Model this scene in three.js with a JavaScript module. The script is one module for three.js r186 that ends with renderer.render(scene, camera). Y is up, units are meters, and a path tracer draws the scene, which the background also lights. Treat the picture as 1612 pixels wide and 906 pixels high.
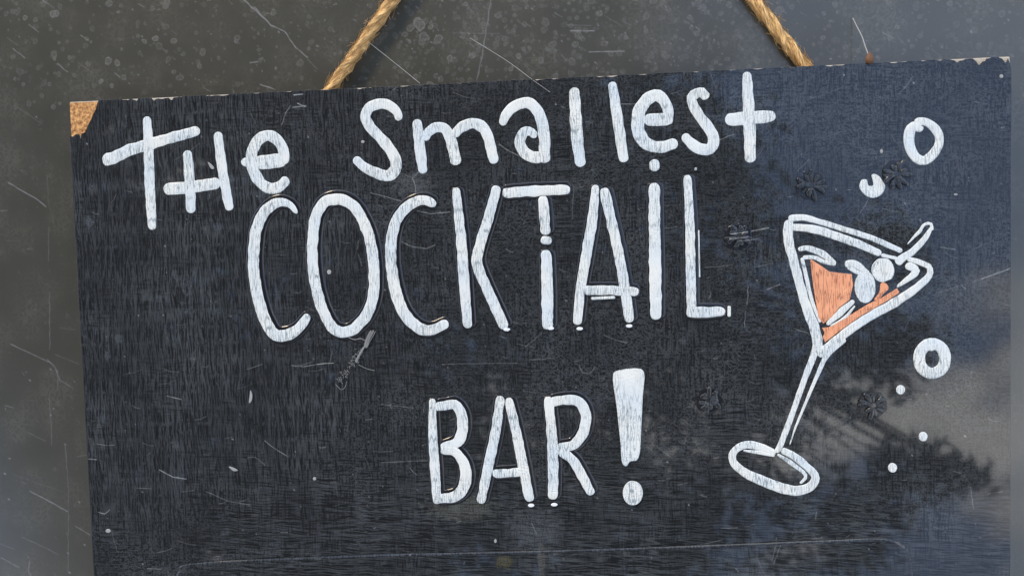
import * as THREE from 'three';
import { mergeGeometries } from 'three/addons/utils/BufferGeometryUtils.js';
import { RoundedBoxGeometry } from 'three/addons/geometries/RoundedBoxGeometry.js';

// ---------------------------------------------------------------- camera, sky, sun, exposure
const scene = new THREE.Scene();
// The sign hangs on a panel that leans back. "Board axes": origin at the top left corner of the
// sign's face, x along its top edge, y up along the face, z out of the face. Metres.
const LEAN = THREE.MathUtils.degToRad(40);
const Q = new THREE.Quaternion().setFromAxisAngle(new THREE.Vector3(1, 0, 0), -LEAN);
const ORIGIN = new THREE.Vector3(-0.17, 1.15, 0);
const toWorld = (x, y, z) => new THREE.Vector3(x, y, z).applyQuaternion(Q).add(ORIGIN);
const dirWorld = (x, y, z) => new THREE.Vector3(x, y, z).applyQuaternion(Q);

const CAM = new THREE.Vector3(0.21345867, -0.05464225, 0.34508562);
const FWD = new THREE.Vector3(-0.1259708, -0.058532, -0.99030569);
const UPV = new THREE.Vector3(0.02063574, 0.99788726, -0.06160506);
const camera = new THREE.PerspectiveCamera(2 * Math.atan(453 / 1500) * 180 / Math.PI, 1612 / 906, 0.02, 200);
camera.position.copy(toWorld(CAM.x, CAM.y, CAM.z));
camera.up.copy(dirWorld(UPV.x, UPV.y, UPV.z));
camera.lookAt(camera.position.clone().add(dirWorld(FWD.x, FWD.y, FWD.z)));
scene.add(camera);

// noise
function makeRandom(seed) { let s = seed >>> 0; return () => { s = (s + 0x6D2B79F5) | 0; let t = Math.imul(s ^ (s >>> 15), 1 | s); t = (t + Math.imul(t ^ (t >>> 7), 61 | t)) ^ t; return ((t ^ (t >>> 14)) >>> 0) / 4294967296; }; }
const PERM = new Uint8Array(512); { const r = makeRandom(7); const p = [...Array(256).keys()]; for (let i = 255; i > 0; i--) { const j = Math.floor(r() * (i + 1)); [p[i], p[j]] = [p[j], p[i]]; } for (let i = 0; i < 512; i++) PERM[i] = p[i & 255]; }
const GX = new Float32Array(256), GY = new Float32Array(256); for (let i = 0; i < 256; i++) { GX[i] = Math.cos(i * 2.39996); GY[i] = Math.sin(i * 2.39996); }
function noise(x, y) {   // gradient noise, about -0.7 .. 0.7
  const xf = Math.floor(x), yf = Math.floor(y), xi = xf & 255, yi = yf & 255, u = x - xf, v = y - yf;
  const a = PERM[PERM[xi] + yi], b = PERM[PERM[xi + 1] + yi], c = PERM[PERM[xi] + ((yi + 1) & 255)], d = PERM[PERM[xi + 1] + ((yi + 1) & 255)];
  const su = u * u * u * (u * (u * 6 - 15) + 10), sv = v * v * v * (v * (v * 6 - 15) + 10);
  const n0 = GX[a] * u + GY[a] * v, n1 = GX[b] * (u - 1) + GY[b] * v, n2 = GX[c] * u + GY[c] * (v - 1), n3 = GX[d] * (u - 1) + GY[d] * (v - 1);
  const l = n0 + (n1 - n0) * su, h = n2 + (n3 - n2) * su; return l + (h - l) * sv;
}
const fbm = (x, y, o = 4) => { let s = 0, a = 1, t = 0; for (let i = 0; i < o; i++) { s += a * noise(x, y); t += a; a *= 0.5; x = x * 2.03 + 17.3; y = y * 2.03 + 9.1; } return s / t; };
const clamp = (x, a = 0, b = 1) => Math.min(b, Math.max(a, x));
const smooth = (a, b, x) => { const t = clamp((x - a) / (b - a)); return t * t * (3 - 2 * t); };
const mix = (a, b, t) => a + (b - a) * t;

// sky: blue with drifting clouds, the same all round
{
  const w = 1024, h = 512, data = new Float32Array(w * h * 4);
  for (let j = 0; j < h; j++) for (let i = 0; i < w; i++) {
    const el = ((j + 0.5) / h - 0.5) * Math.PI, az = ((i + 0.5) / w - 0.5) * 2 * Math.PI;
    const y = Math.sin(el), cx = Math.cos(el) * Math.cos(az), cz = Math.cos(el) * Math.sin(az);
    const up = Math.max(0, y), k = 1 / (up + 0.25);
    const n = fbm(cx * k * 2.5024 + 84.0645, cz * k * 2.5024 + 174.508, 6) + 0.42 * fbm(cx * k * 7 + 31, cz * k * 7 + 5, 4);
    const c = smooth(-0.02, 0.27, n);
    const hz = Math.pow(1 - up, 4);
    const blue = [mix(0.58, 1.2, hz), mix(0.92, 1.28, hz), mix(1.65, 1.6, hz)];
    const cl = [3.8, 3.7, 3.55], p = (j * w + i) * 4;
    for (let q = 0; q < 3; q++) data[p + q] = mix(blue[q], cl[q] * mix(0.75, 1.1, smooth(0.05, 0.4, n)), c * 0.95);
    data[p + 3] = 1;
  }
  const t = new THREE.DataTexture(data, w, h, THREE.RGBAFormat, THREE.FloatType);
  t.mapping = THREE.EquirectangularReflectionMapping; t.magFilter = THREE.LinearFilter; t.minFilter = THREE.LinearFilter; t.needsUpdate = true;
  scene.background = t; scene.environment = t;
}
const sun = new THREE.DirectionalLight(0xffe6c2, 2.4);
{
  const d = new THREE.Vector3(-0.55, 1.0, -0.05).normalize();   // high, from the upper left
  sun.position.copy(ORIGIN).addScaledVector(d, 20); sun.target.position.copy(ORIGIN); scene.add(sun, sun.target);
  sun.castShadow = true; sun.shadow.radius = 22; sun.shadow.mapSize.set(2048, 2048);
  Object.assign(sun.shadow.camera, { left: -6, right: 6, top: 6, bottom: -6, near: 0.5, far: 40 });
}
const renderer = new THREE.WebGLRenderer({ antialias: true });
renderer.toneMapping = THREE.LinearToneMapping;
renderer.toneMappingExposure = 0.88;
renderer.shadowMap.enabled = true;

// ---------------------------------------------------------------- helpers
const HX = [0.9918193, -0.02063574, -0.1259708], VX = [0.02819612, 0.99788726, 0.058532], NX = [0.12449681, -0.06160506, 0.99030569];
function ray(px, py) { const r = [(px - 806) / 1500, (py - 453) / 1500, 1], d = (a) => a[0] * r[0] + a[1] * r[1] + a[2] * r[2]; return [d(HX), -d(VX), -d(NX)]; }
// where a line of sight measured on the photograph meets the plane z (board axes)
function at(px, py, z = 0) { const r = ray(px, py), t = (z - CAM.z) / r[2]; return [CAM.x + t * r[0], CAM.y + t * r[1]]; }
const scaleAt = (px, py) => { const a = at(px, py), b = at(px + 1, py); return Math.hypot(a[0] - b[0], a[1] - b[1]); };
const W = 0.342, HB = 0.25, WALL = -0.0142;

const used = {};
function numbered(n) { used[n] = (used[n] ?? -1) + 1; return used[n] ? `${n}_${String(used[n]).padStart(3, '0')}` : n; }
function shadows(o) { o.castShadow = true; o.receiveShadow = true; return o; }
function part(name, geometry, material, parent, label) { const m = shadows(new THREE.Mesh(geometry, material)); m.name = name; parent.add(m); if (label) m.userData.label = label; return m; }
function thing(name, label, category, group) { const g = new THREE.Group(); g.name = numbered(name); g.userData = { label, category }; if (group) g.userData.group = group; g.quaternion.copy(Q); g.position.copy(ORIGIN); scene.add(g); return g; }
function dataTexture(a, w, h, srgb) { const t = new THREE.DataTexture(a, w, h, THREE.RGBAFormat, THREE.UnsignedByteType); t.wrapS = t.wrapT = THREE.RepeatWrapping; t.magFilter = THREE.LinearFilter; t.minFilter = THREE.LinearMipmapLinearFilter; t.generateMipmaps = true; if (srgb) t.colorSpace = THREE.SRGBColorSpace; t.needsUpdate = true; return t; }
const toS = (l) => 255 * clamp(l <= 0.0031308 ? l * 12.92 : 1.055 * Math.pow(l, 1 / 2.4) - 0.055);
// soft line on a float field; points in field pixels
function inkLine(f, w, h, pts, r, v) {
  for (let i = 0; i + 1 < pts.length; i++) {
    const [x0, y0] = pts[i], [x1, y1] = pts[i + 1], n = Math.ceil(Math.hypot(x1 - x0, y1 - y0) * 1.5) + 1;
    for (let k = 0; k <= n; k++) {
      const t = k / n, x = x0 + (x1 - x0) * t + noise(k * 0.05, i + x0) * 2, y = y0 + (y1 - y0) * t, s = v * (0.55 + 0.9 * clamp(noise(k * 0.06 + x0, y0) + 0.4));
      for (let b = Math.floor(y - r - 1); b <= y + r + 1; b++) for (let a = Math.floor(x - r - 1); a <= x + r + 1; a++) {
        if (a < 0 || b < 0 || a >= w || b >= h) continue; const d = Math.hypot(a - x, b - y); const e = clamp(1 - (d - r + 0.6)) * s; if (e > f[b * w + a]) f[b * w + a] = e;
      }
    }
  }
}
const zoom = (x0, y0, s) => (pts) => pts.map(([x, y]) => [x0 + x / s, y0 + y / s]);

// ---------------------------------------------------------------- textures
const TW = 2048, TH = 1497;                                    // board: one texel about 0.167 mm
const boardHeight = new Float32Array(TW * TH), grainV = new Float32Array(TW * TH);
const boardMarks = new Float32Array(TW * TH);
const bpx = (px, py) => { const p = at(px, py); return [p[0] / W * TW, (p[1] / HB + 1) * TH]; };
{
  const Z5 = zoom(1120, 310, 3.838), Z7 = zoom(0, 560, 2.62), Z8 = zoom(600, 560, 2.62), Z2 = zoom(400, 0, 3.838), Z4 = zoom(370, 270, 3.124);
  const L = (pts, r = 0.9, v = 0.5) => inkLine(boardMarks, TW, TH, pts.map((p) => bpx(...p)), r, v);
  L(Z5([[80, 230], [200, 215], [345, 188]]), 1.3, 0.8); L(Z5([[110, 255], [215, 242]]), 1.2, 0.6); L(Z5([[150, 270], [280, 255]]), 0.9, 0.5);
  L(Z5([[335, 560], [410, 530]]), 1, 0.5); L(Z5([[222, 545], [215, 650]]), 1, 0.5); L(Z5([[205, 690], [200, 790]]), 0.8, 0.4);
  L([[1546, 439], [1585, 425], [1592, 422]], 1.1, 0.6); L([[1480, 460], [1546, 439]], 0.8, 0.25);
  L(Z7([[685, 165], [745, 180]]), 1, 0.6); L(Z7([[655, 470], [710, 500], [765, 508]]), 1.2, 0.75); L(Z7([[1090, 350], [1135, 385], [1185, 415]]), 0.9, 0.55);
  L(Z7([[1020, 420], [1050, 418], [1090, 450]]), 0.8, 0.4); L(Z7([[1200, 40], [1250, 45], [1341, 30]]), 0.9, 0.5); L(Z7([[405, 645], [430, 652], [450, 635]]), 1, 0.7);
  L(Z7([[360, 425], [395, 428]]), 1, 0.6); L(Z7([[605, 877], [660, 880]]), 1, 0.5); L(Z7([[560, 545], [620, 548]]), 0.8, 0.35); L(Z7([[850, 560], [940, 600], [1030, 615]]), 0.9, 0.35);
  L(Z8([[0, 200], [130, 215]]), 0.8, 0.4); L(Z8([[0, 440], [190, 432]]), 0.9, 0.4); L(Z8([[250, 35], [560, 30]]), 0.8, 0.3); L(Z8([[620, 690], [640, 735]]), 1, 0.5);
  L(Z2([[165, 755], [190, 680], [215, 640]]), 1, 0.5); L(Z2([[230, 650], [310, 640]]), 1, 0.8); L(Z2([[240, 575], [290, 570]]), 1.4, 0.9); L(Z2([[260, 625], [305, 645]]), 1.2, 0.8); L(Z2([[1480, 870], [1530, 910]]), 0.9, 0.6);
  L(Z4([[815, 345], [870, 370], [940, 380], [985, 360]]), 0.9, 0.5); L(Z4([[880, 190], [960, 208], [1055, 200]]), 0.9, 0.55); L(Z4([[665, 105], [760, 130], [830, 150]]), 0.9, 0.5);
  L(Z4([[870, 30], [885, 70], [885, 110]]), 1.1, 0.6); L(Z4([[835, 15], [870, 35], [905, 0]]), 0.9, 0.4);
  L([[1156, 212], [1145, 215], [1130, 222]], 0.9, 0.5); L([[978, 164], [1008, 164]], 0.9, 0.5); L([[785, 228], [800, 237], [815, 245]], 0.9, 0.5);
  L(Z8([[815, 40], [830, 70], [860, 75], [880, 45]]), 0.8, 0.4);
  const r = makeRandom(31);
  for (let i = 0; i < 240; i++) { const x = 120 + r() * 1460, y = 110 + r() * 800, a = r() < 0.6 ? (r() - 0.5) * 0.7 : r() * 6.28, l = 4 + r() * r() * 50; L([[x, y], [x + Math.cos(a) * l * 0.5, y + Math.sin(a) * l * 0.5 + r() * 2], [x + Math.cos(a) * l, y + Math.sin(a) * l]], 0.55 + r() * 0.4, 0.1 + r() * 0.32); }
  for (let i = 0; i < 260; i++) { const x = 120 + r() * 1460, y = 110 + r() * 800; L([[x, y], [x + 1.5 * r(), y + 1]], 0.8 + r() * 1.0, 0.15 + 0.55 * r() * r()); }
}
const boardColor = new Uint8Array(TW * TH * 4), boardBump = new Uint8Array(TW * TH * 4), whiteColor = new Uint8Array(TW * TH * 4);
for (let j = 0; j < TH; j++) for (let i = 0; i < TW; i++) {
  const x = i / TW * W * 1000, y = (TH - j) / TH * HB * 1000, k = j * TW + i;     // mm from the left and the top
  const wob = noise(x * 0.11, y * 0.09) * 0.7, fine = noise(x * 0.9, y * 0.5) * 0.25, fineV = 0.35 * fine;
  const v1 = 1 - Math.abs(noise((x + wob) * 0.85 + fineV, y * 0.06 + 3)) * 3.4, v2 = 1 - Math.abs(noise((x + wob) * 1.5 + 40 + fineV * 2, y * 0.16)) * 3.2;
  const h1 = 1 - Math.abs(noise(x * 0.055 + 9, (y + wob - x * 0.03) * 0.9 + fineV)) * 3.4, h2 = 1 - Math.abs(noise(x * 0.13, (y + wob - x * 0.03) * 1.5 + 70 + fineV)) * 3.2;
  const w1 = 1 - Math.abs(noise(x * 0.62 + 3 * fine, y * 0.62 + 51)) * 3.4, w2 = 1 - Math.abs(noise(x * 1.1 + 3 * fine, y * 1.05 + 91)) * 3.2;
  // strokes run down on the left, across low on the board, both ways in between
  const down = clamp(smooth(170, 30, x + noise(x * 0.03, y * 0.03) * 50) * smooth(172, 135, y - 0.12 * (60 - x)) + 0.24 + noise(x * 0.05, y * 0.04) * 0.6);
  const across = clamp(smooth(122, 168, y + noise(x * 0.03 + 7, y * 0.03) * 40) * smooth(25, 80, x) + 0.1 + noise(x * 0.045 + 21, y * 0.06) * 0.8);
  const worm = clamp(0.75 - 0.55 * down - 0.5 * across);
  const tot = down + across + worm + 1e-3;
  let h = (down * Math.max(v1, 0.9 * v2) + across * Math.max(h1, 0.85 * h2) + worm * Math.max(w1, 0.9 * w2)) / tot;
  h = clamp(h); boardHeight[k] = h;
  const patch = fbm(x * 0.035 + 5, y * 0.035 + 5, 3);
  let g = 0.008 + (0.034 + 0.05 * clamp(patch * 1.2 + 0.3)) * smooth(0.4, 1.0, h) + 0.006 * (noise(x * 3.3, y * 3.3) + 0.5);
  let cr = g * 0.93, cg = g * 1.02, cb = g * 1.04;
  const m = boardMarks[k]; if (m > 0) { cr = mix(cr, 0.42, m * 0.8); cg = mix(cg, 0.43, m * 0.8); cb = mix(cb, 0.41, m * 0.8); }
  boardColor[4 * k] = toS(cr); boardColor[4 * k + 1] = toS(cg); boardColor[4 * k + 2] = toS(cb); boardColor[4 * k + 3] = 255;
  const bb = clamp(h * 0.75 + 0.12 * (noise(x * 2.6, y * 2.6) + 0.5) + m * 0.25) * 255; boardBump[4 * k] = boardBump[4 * k + 1] = boardBump[4 * k + 2] = bb; boardBump[4 * k + 3] = 255;
  // white paint dragged over the grain: thin grey gaps where the brush skipped
  const s1 = Math.abs(noise((x + wob * 0.4) * 1.1, y * 0.13 + 13)) , s2 = Math.abs(noise(x * 0.9 + 3 + fine * 2, y * 0.8)), skip = clamp(fbm(x * 0.12 + 3, y * 0.1 + 8, 2) + 0.62);
  let gap = Math.max(smooth(0.12, 0.02, s1) * 0.95, smooth(0.08, 0.01, s2) * 0.6) * clamp(skip + 0.05 + 1.1 * noise(x * 0.07 + 90, y * 0.07));
  const tint = clamp(noise(x * 0.09 + 60, y * 0.09) + 0.35);
  whiteColor[4 * k] = toS(mix(mix(0.82, 0.68, tint), 0.25, gap)); whiteColor[4 * k + 1] = toS(mix(mix(0.825, 0.75, tint), 0.30, gap)); whiteColor[4 * k + 2] = toS(mix(mix(0.74, 0.75, tint), 0.30, gap)); whiteColor[4 * k + 3] = 255;
}
// stains: rust spot, dusty patches and a dry streak low on the board
{
  const stain = (px, py, rx, ry, col, a, seed) => {
    const [cx, cy] = bpx(px, py), s = scaleAt(px, py) / W * TW, X = rx * s, Y = ry * s;
    for (let j = Math.floor(cy - Y * 1.4); j < cy + Y * 1.4; j++) for (let i = Math.floor(cx - X * 1.4); i < cx + X * 1.4; i++) {
      if (i < 0 || j < 0 || i >= TW || j >= TH) continue;
      const d = Math.hypot((i - cx) / X, (j - cy) / Y) + 0.9 * fbm(i * 0.06 + seed, j * 0.06, 4), e = smooth(1, 0.55, d) * a * clamp(0.25 + 1.5 * (noise(i * 0.35, j * 0.35 + seed) + 0.35)), k = 4 * (j * TW + i);
      for (let q = 0; q < 3; q++) boardColor[k + q] = mix(boardColor[k + q], col[q], e);
    }
  };
  stain(793, 884, 15, 13, [98, 88, 52], 0.6, 1); stain(853, 880, 9, 32, [104, 98, 84], 0.55, 2); stain(840, 830, 55, 40, [92, 94, 96], 0.55, 3);
  stain(725, 800, 70, 26, [104, 104, 92], 0.55, 4); stain(650, 290, 40, 22, [110, 112, 112], 0.5, 5); stain(139, 350, 10, 11, [92, 95, 99], 0.8, 6);
  stain(186, 532, 8, 8, [80, 83, 86], 0.8, 7); stain(168, 560, 7, 7, [80, 83, 86], 0.7, 8); stain(900, 290, 60, 14, [84, 86, 84], 0.4, 9); stain(1115, 690, 35, 30, [76, 78, 78], 0.4, 10);
}
const boardMap = dataTexture(boardColor, TW, TH, true), boardBumpMap = dataTexture(boardBump, TW, TH), whiteMap = dataTexture(whiteColor, TW, TH, true);
for (const t of [boardMap, boardBumpMap, whiteMap]) t.repeat.set(1 / W, 1 / HB);

// panel behind: satin grey sheet with scratches and dried splashes
const PW = 0.43, PH = 0.3, PX = -0.05, PY = -0.25, UW = 2048, UH = 1429;
const wallColor = new Uint8Array(UW * UH * 4), wallBump = new Uint8Array(UW * UH * 4), wallRough = new Uint8Array(UW * UH * 4);
{
  const marks = new Float32Array(UW * UH), spots = new Float32Array(UW * UH);
  const wpx = (px, py) => { const p = at(px, py, WALL); return [(p[0] - PX) / PW * UW, (p[1] - PY) / PH * UH]; };
  const L = (pts, r = 0.9, v = 0.6) => inkLine(marks, UW, UH, pts.map((p) => wpx(...p)), r * 0.85, v);
  const A = zoom(0, 0, 3.838), B = zoom(400, 0, 3.838), C = zoom(800, 0, 3.838), D = zoom(0, 240, 2.517), E = zoom(0, 560, 2.62);
  L(A([[250, 0], [325, 50]]), 1.2, 0.5); L(A([[170, 150], [230, 195]]), 1.1, 0.5); L(A([[40, 230], [100, 275]]), 1, 0.35); L(A([[75, 295], [145, 350]]), 1.2, 0.6); L(A([[345, 385], [405, 435]]), 1.2, 0.6); L(A([[485, 215], [530, 245]]), 1.2, 0.5); L(A([[1470, 0], [1612, 130]]), 1.3, 0.75); L(A([[1510, 380], [1555, 375]]), 1.6, 0.6); L(A([[470, 380], [560, 445]]), 1, 0.3); L(A([[90, 640], [250, 750]]), 0.9, 0.25);
  L(B([[0, 45], [100, 155], [180, 190], [250, 290], [320, 348]]), 1.3, 0.7); L(B([[320, 360], [380, 420]]), 0.9, 0.4); L(B([[35, 512], [125, 542]]), 1.3, 0.8);
  L(B([[1430, 0], [1385, 280], [1345, 490]]), 1.2, 0.55); L(B([[1200, 200], [1480, 205]]), 0.8, 0.3);
  L(C([[375, 188], [520, 188]]), 1.2, 0.8); L(C([[355, 152], [500, 156]]), 0.9, 0.35); L(C([[490, 315], [700, 311]]), 1.2, 0.75); L(C([[580, 95], [690, 160]]), 0.8, 0.35);
  L(D([[30, 120], [150, 190], [180, 215]]), 1.3, 0.8); L(D([[185, 90], [190, 200], [210, 280]]), 0.8, 0.3); L(D([[190, 295], [190, 430]]), 0.9, 0.4); L(D([[194, 555], [195, 780]]), 1, 0.45); L(D([[40, 760], [110, 792], [190, 830]]), 1.1, 0.65); L(D([[185, 820], [215, 850], [235, 905]]), 1.3, 0.6); L(D([[215, 800], [310, 838]]), 0.8, 0.4); L(D([[0, 232], [25, 230]]), 1.1, 0.6); L(D([[235, 695], [295, 702]]), 0.8, 0.35); L(D([[20, 350], [80, 352]]), 0.8, 0.25);
  L(E([[235, 60], [235, 140]]), 0.8, 0.45); L(E([[245, 100], [300, 135]]), 1, 0.5); L(E([[200, 170], [205, 240], [212, 370]]), 0.9, 0.5); L(E([[265, 360], [280, 540], [278, 890]]), 0.9, 0.45); L(E([[120, 558], [200, 600], [275, 642]]), 1.4, 0.8); L(E([[310, 703], [368, 738]]), 1.3, 0.55); L(E([[110, 315], [185, 352]]), 0.9, 0.45); L(E([[90, 748], [180, 790], [240, 820]]), 0.9, 0.5); L(E([[0, 832], [75, 872]]), 1.1, 0.6); L(E([[0, 775], [55, 797]]), 0.9, 0.4); L(E([[20, 205], [52, 215]]), 1, 0.6); L(E([[315, 415], [355, 410]]), 0.9, 0.5); L(E([[120, 845], [115, 880], [125, 906]]), 1.2, 0.5); L(E([[55, 490], [255, 560]]), 0.7, 0.25);
  for (const [x, y] of E([[120, 100], [205, 55], [205, 243], [265, 365], [15, 485], [32, 590], [322, 602], [345, 778], [282, 893], [275, 812]])) L([[x, y], [x + 1.5, y + 1]], 1.8, 0.9);
  const r = makeRandom(99);
  for (let i = 0; i < 160; i++) { const x = r() * 1612, y = x < 150 ? r() * 906 : r() * 160, a = 0.65 + (r() - 0.5) * 0.5, l = 4 + 16 * r() * r(); L([[x, y], [x + Math.cos(a) * l, y + Math.sin(a) * l]], 0.7 + 0.6 * r(), 0.15 + 0.4 * r() * r()); }
  for (let i = 0; i < 420; i++) { const x = r() * 1612, y = x < 150 || x > 1590 ? r() * 906 : r() * 160; L([[x, y], [x + 2 * r(), y + 2 * r()]], 0.7 + 1.0 * r(), 0.25 + 0.6 * r() * r()); }
  // dried splashes: pale crusts with a rim; thick above the sign, few on the left, next to none low down
  const blob = (px, py, R, v, seed) => {
    const [cx, cy] = wpx(px, py), s = scaleAt(px, py) / PW * UW, X = R * s, Y = R * s * (0.8 + 0.5 * Math.abs(noise(seed, 3))), tilt = seed * 1.7, ct = Math.cos(tilt), st = Math.sin(tilt);
    for (let j = Math.floor(cy - Y * 2); j < cy + Y * 2; j++) for (let i = Math.floor(cx - X * 2); i < cx + X * 2; i++) {
      if (i < 0 || j < 0 || i >= UW || j >= UH) continue;
      const dx = i - cx, dy = j - cy, d = Math.hypot((dx * ct + dy * st) / X, (dy * ct - dx * st) / Y) + 0.55 * noise(i * 0.09 + seed, j * 0.09 - seed);
      const e = (smooth(1.08, 0.9, d) * (0.45 + 0.55 * smooth(0.55, 0.9, d))) * v * (0.7 + 0.9 * noise(i * 0.3, j * 0.3 + seed)); if (e > spots[j * UW + i]) spots[j * UW + i] = e;
    }
  };
  for (let i = 0; i < 2300; i++) {
    const x = r() * 1640 - 10, y = r() * 185 - 15, dense = mix(0.3, 1, smooth(480, 720, x)) * mix(1, 0.6, smooth(1050, 1300, x));
    if (r() > dense) continue; blob(x, y, 1.8 + 5.2 * r() * r(), 0.3 + 0.65 * r() * r(), i * 0.37);
  }
  for (let i = 0; i < 190; i++) blob(r() * 150, 100 + r() * r() * 760, 1.5 + 3 * r() * r(), 0.15 + 0.4 * r() * r(), 700 + i * 0.37);
  blob(660, 38, 11, 1, 3); blob(667, 58, 9, 0.6, 9); blob(688, 62, 8, 0.6, 4); blob(645, 45, 6, 0.6, 6);
  for (let j = 0; j < UH; j++) for (let i = 0; i < UW; i++) {
    const k = j * UW + i, x = i / UW * PW * 1000, y = j / UH * PH * 1000;
    const n = fbm(x * 0.05, y * 0.05, 4), worms = Math.pow(clamp(1 - Math.abs(noise(x * 0.5, y * 0.5 + 4)) * 3), 2) * smooth(0.0, 0.5, n + 0.15), g = 0.073 + 0.012 * n + 0.008 * noise(x * 2.5, y * 2.5) + 0.03 * worms;
    const s = clamp(spots[k]), m = marks[k];
    let c = [g * 1.06, g * 1.02, g * 0.78]; const sc = [0.27, 0.27, 0.25];
    for (let q = 0; q < 3; q++) { let v = mix(c[q], sc[q], s * 0.62); v = mix(v, 0.38, m * 0.55); wallColor[4 * k + q] = toS(v); }
    wallColor[4 * k + 3] = 255;
    const b = 255 * clamp(0.3 + s * 0.5 + m * 0.3 + 0.10 * worms + 0.05 * noise(x * 1.7, y * 1.7)); wallBump[4 * k] = wallBump[4 * k + 1] = wallBump[4 * k + 2] = b; wallBump[4 * k + 3] = 255;
    wallRough[4 * k] = wallRough[4 * k + 2] = 0; wallRough[4 * k + 1] = 255 * clamp(0.40 + 0.08 * n + 0.45 * s + 0.3 * m); wallRough[4 * k + 3] = 255;
  }
}
const wallMap = dataTexture(wallColor, UW, UH, true), wallBumpMap = dataTexture(wallBump, UW, UH), wallRoughMap = dataTexture(wallRough, UW, UH);

// bare fibreboard
const woodData = new Uint8Array(256 * 256 * 4);
for (let j = 0; j < 256; j++) for (let i = 0; i < 256; i++) {
  const n = fbm(i * 0.07, j * 0.06, 4), k = 4 * (j * 256 + i), t = clamp(0.55 + n * 1.9), f = noise(i * 0.35, j * 0.12) * 0.25;
  woodData[k] = toS(mix(0.27, 0.78, t) + f * 0.2); woodData[k + 1] = toS(mix(0.105, 0.42, t) + f * 0.15); woodData[k + 2] = toS(mix(0.03, 0.15, t) + f * 0.06); woodData[k + 3] = 255;
}
const woodMap = dataTexture(woodData, 256, 256, true); woodMap.repeat.set(1 / 0.022, 1 / 0.022);

// ---------------------------------------------------------------- materials
const M = {
  blackPaint: new THREE.MeshPhysicalMaterial({ map: boardMap, bumpMap: boardBumpMap, bumpScale: 0.0003, roughness: 0.5, specularIntensity: 0.25, clearcoat: 1, clearcoatRoughness: 0.035 }),
  whitePaint: new THREE.MeshPhysicalMaterial({ map: whiteMap, bumpMap: boardBumpMap, bumpScale: 0.0001, roughness: 0.5, clearcoat: 0.3, clearcoatRoughness: 0.2 }),
  oldBlack: new THREE.MeshPhysicalMaterial({ color: new THREE.Color().setRGB(0.007, 0.007, 0.008), bumpMap: boardBumpMap, bumpScale: 0.00015, roughness: 0.45, specularIntensity: 0.4, clearcoat: 1, clearcoatRoughness: 0.12 }),
  drip: new THREE.MeshStandardMaterial({ color: new THREE.Color().setRGB(0.86, 0.88, 0.87), roughness: 0.35 }),
  wall: new THREE.MeshPhysicalMaterial({ map: wallMap, bumpMap: wallBumpMap, bumpScale: 0.00012, roughnessMap: wallRoughMap, roughness: 1, metalness: 0.35, clearcoat: 0.9, clearcoatRoughness: 0.1 }),
  wood: new THREE.MeshStandardMaterial({ map: woodMap, bumpMap: woodMap, bumpScale: 0.0006, roughness: 0.9 }),
  core: new THREE.MeshStandardMaterial({ color: new THREE.Color().setRGB(0.5, 0.44, 0.34), bumpMap: woodMap, bumpScale: 0.0004, roughness: 0.9 }),
  silk: new THREE.MeshStandardMaterial({ color: new THREE.Color().setRGB(0.36, 0.36, 0.33), roughness: 0.6 }),
  seed: new THREE.MeshStandardMaterial({ color: new THREE.Color().setRGB(0.16, 0.07, 0.025), roughness: 0.6 }),
  nail: new THREE.MeshStandardMaterial({ color: new THREE.Color().setRGB(0.35, 0.34, 0.32), metalness: 0.9, roughness: 0.45 }),
  bark: new THREE.MeshStandardMaterial({ color: new THREE.Color().setRGB(0.07, 0.055, 0.04), roughness: 1 }),
  leaf: new THREE.MeshPhysicalMaterial({ color: new THREE.Color().setRGB(0.045, 0.06, 0.022), roughness: 0.9, side: THREE.DoubleSide }),
  ground: new THREE.MeshStandardMaterial({ color: new THREE.Color().setRGB(0.14, 0.135, 0.125), roughness: 0.95 }),
};
{
  const d = new Uint8Array(128 * 128 * 4);
  for (let j = 0; j < 128; j++) for (let i = 0; i < 128; i++) { const k = 4 * (j * 128 + i), dist = 0.88 + 1.5 * noise(i * 0.28, j * 0.05) + 0.9 * noise(i * 0.8, j * 0.09); const t = clamp(dist); d[k] = toS(mix(0.30, 0.98, t)); d[k + 1] = toS(mix(0.12, 0.62, t)); d[k + 2] = toS(mix(0.028, 0.25, t)); d[k + 3] = 255; }
  const t = dataTexture(d, 128, 128, true);
  M.rope = new THREE.MeshStandardMaterial({ map: t, bumpMap: t, bumpScale: 0.0005, roughness: 0.85 });
  const o = new Uint8Array(256 * 256 * 4);
  for (let j = 0; j < 256; j++) for (let i = 0; i < 256; i++) { const k = 4 * (j * 256 + i), n = Math.abs(noise(i * 0.2, j * 0.02)), s = smooth(0.13, 0.01, n) * 0.9, u = 0.12 * noise(i * 0.06, j * 0.05); o[k] = toS(mix(0.86, 0.36, s) + u); o[k + 1] = toS(mix(0.37, 0.13, s) + u * 0.7); o[k + 2] = toS(mix(0.18, 0.06, s) + u * 0.4); o[k + 3] = 255; }
  const om = dataTexture(o, 256, 256, true); om.repeat.set(1 / 0.04, 1 / 0.04);
  M.orange = new THREE.MeshPhysicalMaterial({ map: om, bumpMap: boardBumpMap, bumpScale: 0.0001, roughness: 0.55, clearcoat: 0.2, clearcoatRoughness: 0.2 });
}

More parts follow.
